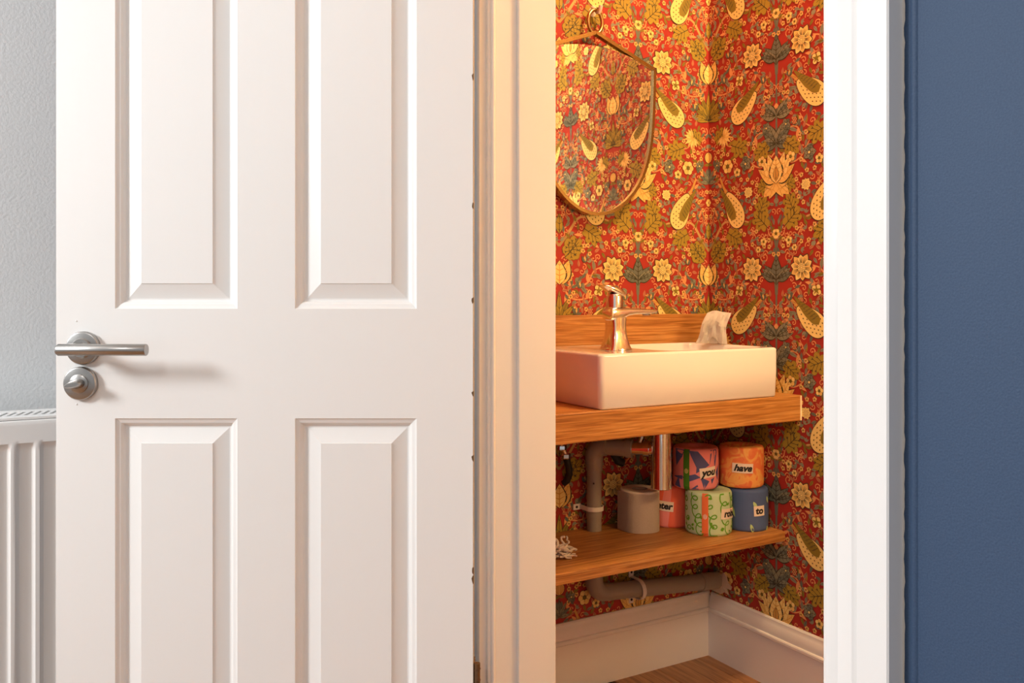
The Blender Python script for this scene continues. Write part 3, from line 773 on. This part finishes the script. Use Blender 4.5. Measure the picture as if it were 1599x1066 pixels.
# ------------------------------------------------------------------ crumpled tissue on the back corner of the basin
ts = bmesh.new()
def sheet(nu, nw, back, seed):
    g = []
    for j in range(nw+1):
        row = []; w = j/nw
        for i in range(nu+1):
            u = i/nu
            tl = .36*w + .03*math.sin(w*7); trr = 1.0 - .05*math.sin(w*math.pi) + .13*max(0, w-.55)/.45
            t = tl + (trr-tl)*u
            zt = .078 + .006*math.sin(min(u, .6)*4.5) - .006*max(0, u-.6)
            z0_ = 0 if back else .020*max(0, 1-abs(u-.56)/.20)
            z = .0012 + z0_ + (zt-z0_)*w
            d = .010*abs(((u*3.1 + w*.7 + seed) % 1.0) - .5)*2*(1-.4*w) + .010*noise.noise(Vector((u*2.6+seed, w*2.4, seed))) + .004*noise.noise(Vector((u*7, w*6, seed)))
            d += .010*(1-w)*(u-.5) + .008*math.sin(w*2.6) - (.012 if back else 0)
            row.append(ts.verts.new((.112 + .048*t + d*.80, -.147 + .061*t - d*.60, z)))
        g.append(row)
    for j in range(nw):
        for i in range(nu): ts.faces.new((g[j][i], g[j][i+1], g[j+1][i+1], g[j+1][i]))
sheet(13, 11, False, 1.3); sheet(9, 6, True, 4.1)
bmesh.ops.solidify(ts, geom=ts.faces[:], thickness=.0008)
for v in ts.verts: v.co.z = max(v.co.z, .0006)
tis = obj('tissue', ts, M['tissue'], smooth=True, angle=16); tis.location = (0, 0, BZ1)
tag(tis, 'crumpled white paper tissue standing on the back right of the basin', 'tissue')

# ------------------------------------------------------------------ shield mirror on its hook
mir = empty('mirror', (.022, -.395, 1.18))
tag(mir, 'shield-shaped brass framed mirror hanging above the basin', 'mirror')
half = [(.1825,.384), (.1815,.34), (.1790,.28), (.1760,.23), (.1690,.180), (.157,.135), (.139,.094), (.115,.060), (.086,.032), (.055,.0125), (.025,.003), (0,0)]
hs = spline(np.array(half), 5)
right = [(float(a), float(b)) for a, b in hs]
outline = right + [(-a, b) for a, b in right[::-1][1:]]      # open at the top
top = [(-.1825 + .365*i/20, .384 + .038*(1-((i-10)/10)**2)) for i in range(1, 20)]
gp = [(y*.985, .003+z*.985) for y, z in outline + top]
gl = bmesh.new()
f0 = [gl.verts.new((.004, y, z)) for y, z in gp]; f1 = [gl.verts.new((-.002, y, z)) for y, z in gp]
gl.faces.new(f0); gl.faces.new(f1[::-1])
for k in range(len(gp)): gl.faces.new((f0[k], f1[k], f1[(k+1)%len(gp)], f0[(k+1)%len(gp)]))
bmesh.ops.recalc_face_normals(gl, faces=gl.faces[:])
obj('mirror_glass', gl, M['mirror'], mir)
def strap(path, w, d, closed=False):
    """flat metal strip: w across in the mirror plane, d deep from the wall"""
    P = [Vector((0, y, z)) for y, z in path]; rings = []
    for i, q in enumerate(P):
        t = (P[(i+1) % len(P)] - P[i-1]) if closed else (P[min(i+1, len(P)-1)] - P[max(i-1, 0)]); t.normalize()
        nrm = Vector((0, -t.z, t.y))
        rings.append([q + nrm*w/2 + Vector((a, 0, 0)) if s > 0 else q - nrm*w/2 + Vector((a, 0, 0)) for s, a in ((1, -d/2), (1, d/2-.0008), (1, d/2), (-1, d/2), (-1, d/2-.0008), (-1, -d/2))])
    if closed: rings.append(rings[0])
    return loft_bm(rings, not closed, not closed)
obj('frame', strap(outline, .0078, .020), M['brass'], mir, True, 40)
AP = (0, .452)
for s in (-1, 1):
    P = [(s*(.1825 + (AP[0]-.1825)*t) , .3835 + (AP[1]-.3835)*t) for t in np.linspace(0, 1, 6)]
    o = obj('hanger_bar', strap(P, .0092, .0135), M['brass'], mir, True, 40)
obj('hanger_loop', tube_bm(arc((0, 0, .4795), .0250, -math.pi/2, 1.5*math.pi, 40, (0,.85,0), (0,0,1.18))[:-1], .0048, 12, closed=True), M['brass'], mir, True)
hk = empty('wall_hook', (0, -.389, 1.690))
tag(hk, 'small off white peg hook on the wallpaper, carrying the mirror loop', 'hook')
obj('back_plate', lathe_bm([(0,0),(.011,0),(.011,.0025),(.009,.004),(0,.004)], 24), M['white_plastic'], hk, True).rotation_euler = (0, R(90), 0)
obj('peg', tube_bm([(.002,0,.012),(.012,0,.006),(.022,0,-.006),(.030,0,-.008),(.036,0,-.002),(.038,0,.007)], .0042, 12, radii=[.0055,.0048,.0044,.0044,.0046,.0055]), M['white_plastic'], hk, True)

# ------------------------------------------------------------------ waste pipes
wp = empty('waste_pipe', (PX, PY, .3965))
tag(wp, 'grey plastic waste pipe running down behind the shelf and along the skirting', 'pipe')
def tb(name, pts, r, m, parent, n=24, **k):
    pts = [Vector(p) - Vector((PX, PY, .3965)) for p in pts]; return obj(name, tube_bm(pts, r, n, **k), m, parent, True, 50)
ZT = .606
tb('vertical_pipe', [(PX,PY,.262), (PX,PY,.575)], PR, M['grey_plastic'], wp)
dirv = Vector((.16-PX, -.297-PY, 0)).normalized()
el = tb('elbow', [Vector((PX,PY,.560)), Vector((PX,PY,.575))] + arc(Vector((PX,PY,.578))+dirv*.026, .026, math.pi, math.pi/2, 8, dirv, (0,0,1)) + [Vector((PX,PY,.604))+dirv*.032], .0222, M['grey_plastic'], wp)
a = Vector((PX,PY,.604)) + dirv*.030
tb('pipe_socket', [a, a+dirv*.050, a+dirv*.0505, a+dirv*.066], .0, M['grey_plastic'], wp, radii=[.0195,.0200,.0225,.0228])
tb('pipe_collar', [(PX,PY,.545), (PX,PY,.562)], .0207, M['grey_plastic'], wp)
tb('pipe_collar', [(PX,PY,.430), (PX,PY,.447)], .0200, M['grey_plastic'], wp)
hole = lathe_bm([(0,0),(.0022,0),(.0022,-.004),(0,-.004)], 12, 'y'); ho = obj('drilled_hole', hole, M['black'], wp)
ho.location = (math.cos(R(-38))*(PR-.0012), math.sin(R(-38))*(PR-.0012), .516-.3965); ho.rotation_euler = (0, 0, R(52+0)); 
HXp = .0345
tb('lower_elbow', [(PX,PY,.300),(PX,PY,.278)] + arc((PX, PY+.034, .272), .034, math.pi, 1.5*math.pi, 10, (0,1,0), (0,0,1)) + [(HXp-.001, PY+.048, .2372)], .0222, M['grey_plastic'], wp)
tb('horizontal_pipe', [(HXp-.001, PY+.040, .2376), (HXp, -.055, .2120)], .0212, M['grey_plastic'], wp)
tb('wall_collar', [(HXp, -.062, .2125), (HXp+.002, -.001, .2085)], .0230, M['grey_plastic'], wp)
def clip(name, yc, zc, vert, parent):
    """white saddle clip with two screw ears"""
    b = bmesh.new(); r = .0235 if not vert else .0215; w = .011; P = []
    for i in range(17):
        t = R(-90 + 180*i/16); P.append((math.cos(t)*r, math.sin(t)*r))
    P = [(-.030+.0005, -r-.020)][:0] + [(-.030, -r)] + P + [(-.030, r)]
    prev = None
    cx = (HXp if not vert else PX)
    for x, q in P:
        vs_ = []
        for s in (-w/2, w/2):
            for k in (1.0, 1.09):
                p_ = (cx + x*k if x > 0 else cx + x, yc + s, zc + q*k) if not vert else (cx + x*k if x > 0 else cx + x, yc + q*k, zc + s)
                vs_.append(b.verts.new(Vector(p_) - Vector((PX, PY, .3965))))
        if prev:
            for i0, i1 in ((0,1),(1,3),(3,2),(2,0)): b.faces.new((prev[i0], prev[i1], vs_[i1], vs_[i0]))
        prev = vs_
    for s in (-1, 1):
        q = s*(r+.010)
        if not vert: box_bm(.0012-PX, .0042-PX, yc-.0075-PY, yc+.0075-PY, zc+q-.0115-.3965, zc+q+.0115-.3965, .001, 1, b)
        else: box_bm(.0012-PX, .0042-PX, yc+q-.0115-PY, yc+q+.0115-PY, zc-.0075-.3965, zc+.0075-.3965, .001, 1, b)
    bmesh.ops.recalc_face_normals(b, faces=b.faces[:])
    o = obj(name, b, M['white_plastic'], parent, True, 35)
    for s in (-1, 1):
        sb = bmesh.new(); q = s*(r+.012)
        c = (.0042-PX, yc-PY, zc+q-.3965) if not vert else (.0042-PX, yc+q-PY, zc-.3965)
        tube_bm([c, (c[0]+.0012, c[1], c[2])], .0032, 12, sb)
        obj('screw', sb, M['black'], o)
    return o
clip('pipe_clip', -.268, .2278, False, wp)
clip('pipe_clip', PY, .452, True, wp)

trap = empty('bottle_trap', (.158, -.297, .512))
tag(trap, 'polished chrome bottle trap hanging under the worktop', 'trap')
obj('trap_body', lathe_bm([(0,0),(.0235,0),(.0250,.0015),(.0250,.140),(.0245,.1405),(.0245,.1415),(.0255,.142),(.0255,.1615),(.0160,.1618),(0,.1618)], 48), M['chrome'], trap, True, 35)
tp = [Vector((.158,-.297,ZT)) - dirv*.02, Vector((.158,-.297,ZT)) - dirv*.055, a + dirv*.060]
off = Vector((.158,-.297,.512))
obj('outlet_pipe', tube_bm([p_ - off for p_ in (Vector((.158,-.297,ZT)) - dirv*.020, a + dirv*.058)], .0150, 24), M['chrome'], trap, True, 50)
q = Vector((.158,-.297,ZT)) - dirv*.028
obj('union_nut', tube_bm([p_ - off for p_ in (q, q - dirv*.014)], .0195, 24), M['chrome'], trap, True, 40)

# supply valves and hoses against the wall
v1 = empty('isolating_valve', (.024, -.485, .60))
tag(v1, 'chrome isolating valve on a black hose at the left under the worktop', 'valve')
obj('valve_body', tube_bm([(0,-.022,.034),(0,-.016,.022),(0,-.010,.010),(0,-.004,-.002),(0,.003,-.018)], .008, 16, radii=[.0095,.0062,.0085,.0060,.0080]), M['chrome'], v1, True, 60)
for c in ((0,-.019,.030), (0,-.010,.008), (0,.002,-.014)):
    obj('nut', lathe_bm([(0,-.0065),(.0105,-.0065),(.0115,-.004),(.0115,.004),(.0105,.0065),(0,.0065)], 6, center=c), M['chrome'], v1)
obj('hose', tube_bm([(0,.003,-.020),(-.002,.010,-.040),(-.006,.016,-.060),(-.014,.014,-.078),(-.0225,.010,-.085)], .0085, 14), M['black'], v1, True)
obj('supply_tube', tube_bm([(0,-.021,.033),(.002,-.028,.052),(.008,-.034,.0735)], .0062, 14), M['chrome'], v1, True)
v2 = empty('supply_pipe', (.022, -.290, .575))
tag(v2, 'copper supply tail with dark elbow between the grey pipe and chrome trap', 'pipe')
obj('copper_tube', tube_bm([(.004,-.022,-.022),(.006,-.004,-.006),(.008,.016,.012),(.008,.024,.022)], .0075, 16), M['copper'], v2, True)
obj('compression_nut', tube_bm([(.006,.002,-.001),(.007,.010,.006)], .0115, 6), M['brass'], v2)
obj('elbow_fitting', tube_bm([(.004,-.022,-.022),(.002,-.036,-.016),(0,-.046,.002),(-.004,-.050,.022),(-.010,-.048,.034),(-.021,-.046,.036)], .0105, 14), M['black'], v2, True)
obj('hose', tube_bm([(.008,.024,.022),(.010,.034,.040),(.012,.036,.070),(.014,.030,.0988)], .0075, 14), M['chrome'], v2, True)

# torn paper where the pipe meets the right wall, and under the shelf end
def torn(name, pts, d0, label):
    b = bmesh.new(); c = np.mean(pts, axis=0); rnd = random.Random(len(pts))
    ring = [b.verts.new((x, -.0021-rnd.uniform(0,.004), z)) for x, z in pts]; ce = b.verts.new((c[0], -.009, c[1]))
    base = [b.verts.new((x, -.0016, z)) for x, z in pts]
    for k in range(len(pts)):
        b.faces.new((ce, ring[k], ring[(k+1)%len(pts)])); b.faces.new((ring[k], base[k], base[(k+1)%len(pts)], ring[(k+1)%len(pts)]))
    bmesh.ops.recalc_face_normals(b, faces=b.faces[:])
    return obj(name, b, M['plaster'], wb)
torn('torn_paper', [(.050,.228),(.062,.236),(.072,.228),(.078,.214),(.092,.206),(.088,.196),(.072,.200),(.080,.182),(.064,.184),(.052,.176),(.018,.176),(.020,.188),(.048,.190),(.055,.205)], 0, '')
torn('torn_paper', [(.236,.3715),(.268,.3715),(.262,.362),(.246,.358)], 0, '')

# ------------------------------------------------------------------ frayed cotton tassel on the shelf
tsl = empty('cotton_tassel', (.185, -.600, .3965))
tag(tsl, 'frayed off white knotted cotton tassel at the left end of the shelf', 'tassel')
rnd = random.Random(5); b = bmesh.new()
for k in range(26):
    x, y, z = rnd.uniform(-.010,.010), rnd.uniform(-.030,-.005), rnd.uniform(.006,.034); P = []
    a = rnd.uniform(-.8, 1.0)
    for i in range(9):
        P.append((x, y, max(z, .0035))); a += rnd.uniform(-.9,.9)
        x += rnd.uniform(-.006,.006); y += .0050*math.cos(a)+.0012; z += .0050*math.sin(a) - .0018
    tube_bm([Vector(v) for v in spline(np.array(P), 3)], rnd.uniform(.0016,.0028), 7, b)
obj('cord_strands', b, M['cotton'], tsl, True)
b = bmesh.new()
tube_bm(arc((0,-.022,.036), .009, 0, 2*math.pi, 20, (.3,1,0), (0,0,1))[:-1], .0034, 8, b, closed=True)
tube_bm([(.002,-.014,.030),(.004,-.004,.024),(.004,.006,.022),(.002,.012,.014),(.004,.010,.006)], .0055, 10, b, radii=[.005,.007,.0055,.0065,.004])
obj('cord_knot', b, M['cotton'], tsl, True)

# ------------------------------------------------------------------ toilet rolls
def wrap_mesh(name, pr_, rad_, mtl, parent, step=.004, lift=.0006):
    """bend flat printed shapes (s along the girth, z up) around a roll"""
    bm = bmesh.new(); lay = bm.faces.layers.float_color.new('Col') if hasattr(bm.faces.layers, 'float_color') else None
    cols = []
    out = bmesh.new()
    V = []; F = []; C = []
    for pts, col, d in pr_.polys:
        b = bmesh.new(); vs_ = [b.verts.new((x, y, d*.35)) for x, y in pts]
        try: b.faces.new(vs_)
        except Exception: b.free(); continue
        x0, x1 = pts[:, 0].min(), pts[:, 0].max()
        x = math.ceil(x0/step)*step
        while x < x1:
            g_ = b.verts[:] + b.edges[:] + b.faces[:]
            bmesh.ops.bisect_plane(b, geom=g_, plane_co=(x, 0, 0), plane_no=(1, 0, 0)); x += step
        b.verts.index_update(); base = len(V)
        for v in b.verts:
            r = rad_(v.co.y) + lift + v.co.z; ph = v.co.x / R0
            V.append((r*math.cos(ph), r*math.sin(ph), v.co.y))
        for f in b.faces: F.append([base + v.index for v in f.verts]); C.append(col)
        b.free()
    bm.free(); out.free()
    me = bpy.data.meshes.new(name); me.from_pydata(V, [], F)
    at = me.attributes.new('Col', 'FLOAT_COLOR', 'FACE')
    at.data.foreach_set('color', np.hstack([np.array(C), np.ones((len(C), 1))]).astype(np.float32).ravel())
    return link(name, me, mtl, parent)
R0 = .055

def text_polys(txt, size, shear=0.0, offset=.010):
    cu = bpy.data.curves.new('word', 'FONT'); cu.body = txt; cu.size = size; cu.shear = shear; cu.offset = offset*size
    cu.align_x = 'CENTER'; cu.align_y = 'CENTER'; cu.resolution_u = 3; cu.fill_mode = 'BOTH' if hasattr(cu, 'fill_mode') and cu.dimensions == '2D' else cu.fill_mode
    o = bpy.data.objects.new('word', cu); COL.objects.link(o)
    dg = bpy.context.evaluated_depsgraph_get(); dg.update()
    me = bpy.data.meshes.new_from_object(o.evaluated_get(dg))
    P = [np.array([me.vertices[i].co[:2] for i in f.vertices]) for f in me.polygons]
    bpy.data.objects.remove(o); bpy.data.curves.remove(cu); bpy.data.meshes.remove(me)
    return P

def roll_rad(r, h):
    def f(z):
        e = min(z, h-z); k = 0 if e >= .007 else (1 - max(e, 0)/.007)
        return r*(1 - .055*k*k) + .0008*math.sin(z/h*math.pi)
    return f

def wrapped_roll(loc, r, h, base_m, label, seed=0):
    t = empty('toilet_roll', loc); tag(t, label, 'toilet roll', 'paper wrapped toilet rolls on the shelf')
    f = roll_rad(r, h); bm = bmesh.new(); n = 64; rings = []
    prof = [(.0, .010), (.016, .006), (.022, .0006), (r*.9, 0)] + [(f(z), z) for z in np.concatenate([np.linspace(0, .007, 5), np.linspace(.012, h-.012, 6), np.linspace(h-.007, h, 5)])]
    prof += [(r*.86, h+.0006), (r*.70, h+.0015), (r*.55, h+.001), (.024, h-.002), (.018, h-.008), (.010, h-.016), (.0, h-.017)]
    V = []
    for i, (rr_, z) in enumerate(prof):
        ring = []
        for k in range(n):
            a = 2*math.pi*k/n; q = rr_; zz_ = z
            if z > h-.0005 or z < .0008:      # gathers in the tucked ends
                s = 1 if z > h*.5 else -.3
                zz_ += s*.0022*abs(noise.noise(Vector((math.cos(a)*4.5, math.sin(a)*4.5, seed+i*.15))))*min(1, (r-rr_)/.01 if rr_ < r else 0)
            else: q *= 1 + .010*noise.noise(Vector((math.cos(a)*1.6, math.sin(a)*1.6, z*14+seed)))*0.6
            ring.append(bm.verts.new((q*math.cos(a), q*math.sin(a), max(zz_, 0))))
        V.append(ring)
    for a_, b_ in zip(V, V[1:]):
        for k in range(n): bm.faces.new((a_[k], a_[(k+1)%n], b_[(k+1)%n], b_[k]))
    bmesh.ops.remove_doubles(bm, verts=bm.verts[:], dist=1e-5); bmesh.ops.recalc_face_normals(bm, faces=bm.faces[:])
    obj('wrapper', bm, base_m, t, True, 60)
    return t

def view_phi(loc): return math.atan2(CAM.y-loc[1], CAM.x-loc[0])
def word_label(t, r, h, ph, z, txt, w, hh, size, tilt=0, shear=.25):
    f = roll_rad(r, h); s0 = ph*R0; p = Print(); ct, st = math.cos(tilt), math.sin(tilt)
    def T(x, y): return (s0 + (x*ct - y*st)*R0/r, z + x*st + y*ct)
    p.poly([T(-w/2,-hh/2), T(w/2,-hh/2), T(w/2,hh/2), T(-w/2,hh/2)], (.85,.74,.62), 8)
    lb = wrap_mesh('word_label', p, f, M['label'], t)
    q = Print()
    for P in text_polys(txt, size, shear, .045): q.poly([T(x, y) for x, y in P], (.012,.011,.012), 12)
    wrap_mesh('word', q, f, M['ink'], lb)
def band(t, r, h, ph, w, col, markcol):
    f = roll_rad(r, h); s0 = ph*R0; p = Print(); ww = w*R0/r
    zs_ = np.linspace(0, h, 14)
    for a_, b_ in zip(zs_, zs_[1:]): p.poly([(s0-ww/2,a_),(s0+ww/2,a_),(s0+ww/2,b_),(s0-ww/2,b_)], col, 6)
    o = wrap_mesh('paper_band', p, f, M['wrap_print'], t)
    q = Print(); zc = h*.47
    for k, (x, l) in enumerate(((-.0042,.005),(-.0021,.0085),(0,.0105),(.0021,.0085),(.0042,.005))):
        q.stroke([(s0+x*R0/r, zc-l*.45), (s0+x*R0/r, zc+l*.55)], .0011, markcol, 9, None, 0)
    q.stroke([(s0-.0042, zc-.003), (s0, zc-.0062), (s0+.0042, zc-.003)], .0011, markcol, 9, None, 4)
    wrap_mesh('band_emblem', q, f, M['wrap_print'], o)

def noise_mat(name, stops, scale, dist, stretch=(1,1,1), rough=.6, kind='noise'):
    m = bpy.data.materials.new(name); m.use_nodes = True; nt = m.node_tree; b = nt.nodes['Principled BSDF']; b.inputs['Roughness'].default_value = rough
    tc = nt.nodes.new('ShaderNodeTexCoord'); mp = nt.nodes.new('ShaderNodeMapping'); mp.inputs['Scale'].default_value = stretch
    nt.links.new(tc.outputs['Object'], mp.inputs[0])
    if kind == 'noise':
        n = nt.nodes.new('ShaderNodeTexNoise'); n.inputs['Scale'].default_value = scale; n.inputs['Distortion'].default_value = dist; n.inputs['Detail'].default_value = 1.5; out = n.outputs[0]
    else:
        n = nt.nodes.new('ShaderNodeTexWave'); n.inputs['Scale'].default_value = scale; n.inputs['Distortion'].default_value = dist; n.inputs['Detail'].default_value = 1; n.inputs['Detail Scale'].default_value = .8; out = n.outputs['Fac']
    nt.links.new(mp.outputs[0], n.inputs['Vector'])
    rp = nt.nodes.new('ShaderNodeValToRGB'); e = rp.color_ramp.elements
    while len(e) < len(stops): e.new(.5)
    for k, (p_, c) in enumerate(stops): e[k].position = p_; e[k].color = (*c, 1)
    nt.links.new(out, rp.inputs[0]); nt.links.new(rp.outputs[0], b.inputs['Base Color'])
    return m
PINK = (.80,.25,.26); NAVY = (.085,.095,.25)
M['pink'] = mat('pink wrapper', PINK, .6); M['mint'] = mat('pale mint wrapper', (.56,.74,.46), .6); M['blue_wrap'] = mat('blue wrapper', (.075,.130,.30), .6)
M['orange_wrap'] = noise_mat('orange and amber mottled wrapper', [(.40,(.80,.20,.065)),(.50,(.84,.28,.08)),(.56,(.88,.46,.12)),(.66,(.86,.40,.10))], 30, 1.8)
M['salmon_wrap'] = noise_mat('salmon swirl wrapper', [(.30,(.80,.26,.25)),(.42,(.80,.28,.28)),(.50,(.80,.13,.07)),(.75,(.82,.15,.08))], 9, 6, (1,1,.8), .6, 'wave')

# blue roll, back right
Z0 = .3966
L = (.196, -.0535, Z0); r, h = .0520, .102
t = wrapped_roll(L, r, h, M['blue_wrap'], 'blue wrapped toilet roll marked to, in the bottom row at the right', 1)
ph = view_phi(L); p = Print()
for da, z, ln, a in ((.30,.075,.024,-1.05), (.18,.020,.026,-1.25), (-.75,.062,.030,-1.2), (1.1,.085,.02,-1.2), (1.15,.012,.02,-1.3), (-1.3,.02,.025,-1.1), (2.2,.05,.026,-1.1), (3.1,.07,.026,-1.1)):
    p = Print(); almond(p, ((ph+da)*R0, z), a, ln, .0085, (.50,.68,.30), 2, None, 0, 0, False)
    wrap_mesh('brush_mark', p, roll_rad(r, h), M['wrap_print'], t)
word_label(t, r, h, ph+.60, .052, 'to', .0290, .0250, .0225, .04, .1)
# green roll, front
L = (.176, -.1625, Z0); r, h = .0560, .103
t = wrapped_roll(L, r, h, M['mint'], 'mint green toilet roll with leafy squiggles and an orange band, front of the stack', 2)
ph = view_phi(L); p = Print(); rnd = random.Random(4); GRN = (.13,.40,.025)
for k in range(10):
    s = (k/10)*2*math.pi*R0; P = []
    for i in range(70):
        q = i/69; z = .102 - .100*q; a = q*2*math.pi*(4.2 + .3*(k % 3)) + k*1.9
        P.append((s + .0088*math.cos(a) + .020*(q-.5) + .003*math.sin(q*9+k), z + .0100*math.sin(a)))
    P = [(x, min(max(y, .002), h-.002)) for x, y in P]
    p.stroke(P, .0031, GRN, 2 + k % 3, .0024, 0)
    for i in range(4): p.disc((s + rnd.uniform(-.012,.012), rnd.uniform(.01,.093)), .0030, GRN, 5, 8, .0044, rnd.uniform(0,3))
wrap_mesh('printed_pattern', p, roll_rad(r, h), M['wrap_print'], t)
band(t, r, h, ph-.14, .0150, (.82,.19,.06), (.88,.78,.66))
word_label(t, r, h, ph+1.08, .052, 'robe', .0600, .0250, .0225, -.06, .1)
# salmon roll behind
L = (.073, -.1965, Z0); r, h = .0515, .103
t = wrapped_roll(L, r, h, M['salmon_wrap'], 'salmon and pink swirled toilet roll behind the unwrapped roll', 3)
ph = view_phi(L); word_label(t, r, h, ph-.40, .055, 'enter', .0560, .0245, .0225, -.06, .12)
# pink and navy roll, top left
L = (.140, -.1720, Z0+.1035+.0023); r, h = .0555, .0985
t = wrapped_roll(L, r, h, M['pink'], 'pink and navy patterned toilet roll with green band on top of the stack', 4)
ph = view_phi(L); p = Print()
def S(da, z): return ((ph+da)*R0, z*h)
tris = [((-.30,.97),(.10,.96),(.62,.62)), ((-.30,.97),(.62,.62),(.05,.55)), ((.05,.60),(.62,.62),(.02,.42)), ((.20,.33),(.62,.22),(.38,.02)), ((.62,.60),(.80,.98),(.70,.98)), ((.60,.58),(.86,.44),(.70,.42)),
        ((.86,.98),(1.12,.98),(.94,.50)), ((-1.05,.98),(-.62,.80),(-.95,.55)), ((-1.1,.98),(-.5,.98),(-.62,.78)), ((-.62,.30),(-.02,.40),(.22,.32)), ((-.62,.30),(.22,.32),(-.30,.20)), ((-1.2,.28),(-.6,.34),(-.6,.24)),
        ((-1.1,.05),(-.8,.30),(-.7,.02)), ((-.2,.02),(.08,.14),(.14,.02)), ((.70,.26),(.92,.30),(.76,.14)), ((1.0,.42),(1.3,.6),(1.2,.2)), ((1.0,.02),(1.3,.14),(1.4,.02))]
for k in range(10):
    a0 = 1.5 + k*.34; z0 = .2 + .6*((k*.37) % 1); tris.append(((a0,z0),(a0+.4,z0+.18),(a0+.15,z0-.2)))
for q in tris: p.poly([S(*c) for c in q], NAVY, 2)
wrap_mesh('printed_pattern', p, roll_rad(r, h), M['wrap_print'], t)
band(t, r, h, ph-.40, .0150, (.055,.20,.012), (.72,.62,.25))
word_label(t, r, h, ph+.57, .043, 'you', .0440, .0250, .0240, .10, .3)
# orange roll, top right
L = (.184, -.0600, Z0+.1035+.0023); r, h = .0545, .0985
t = wrapped_roll(L, r, h, M['orange_wrap'], 'orange and amber mottled toilet roll marked have, at the top right', 5)
ph = view_phi(L); word_label(t, r, h, ph+.06, .050, 'have', .0500, .0235, .0225, -.03, .3)
# unwrapped roll
L = (.077, -.2985, Z0)
t = empty('toilet_roll', L); tag(t, 'unwrapped beige toilet roll with a loose end, beside the chrome trap', 'toilet roll')
t['group'] = 'toilet rolls without wrapper'
r, h = .0485, .1000
obj('paper_roll', lathe_bm([(.020,0),(r-.001,0),(r,.001),(r,h-.0015),(r-.0015,h)] + [(r-.0015-.0045*i, h + (.0005 if i % 2 else -.0003)) for i in range(1, 6)] + [(.020,h),(.020,0)], 64), M['paper'], t, True, 35)
obj('card_core', lathe_bm([(.0188,.001),(.0198,.001),(.0198,h+.0005),(.0188,h+.0005),(.0188,.001)], 32), mat('grey card core', (.45,.36,.28), .9), t, True, 35)
b = bmesh.new(); prev = None; ph = view_phi(L)
for i in range(26):
    a = ph + 1.35 - 2.75*i/25
    rr_ = r + .0012 + .0012*math.sin(i*.5) + (.006*((i-19)/6)**1.5 if i > 19 else 0)
    vs_ = [b.verts.new((rr_*math.cos(a), rr_*math.sin(a), z)) for z in (.0004, .030, .065, h-.004 - .0012*math.sin(i*.23))]
    if prev:
        for k in range(3): b.faces.new((prev[k], vs_[k], vs_[k+1], prev[k+1]))
    prev = vs_
bmesh.ops.solidify(b, geom=b.faces[:], thickness=.0006)
obj('loose_sheet', b, M['paper'], t, True, 50)
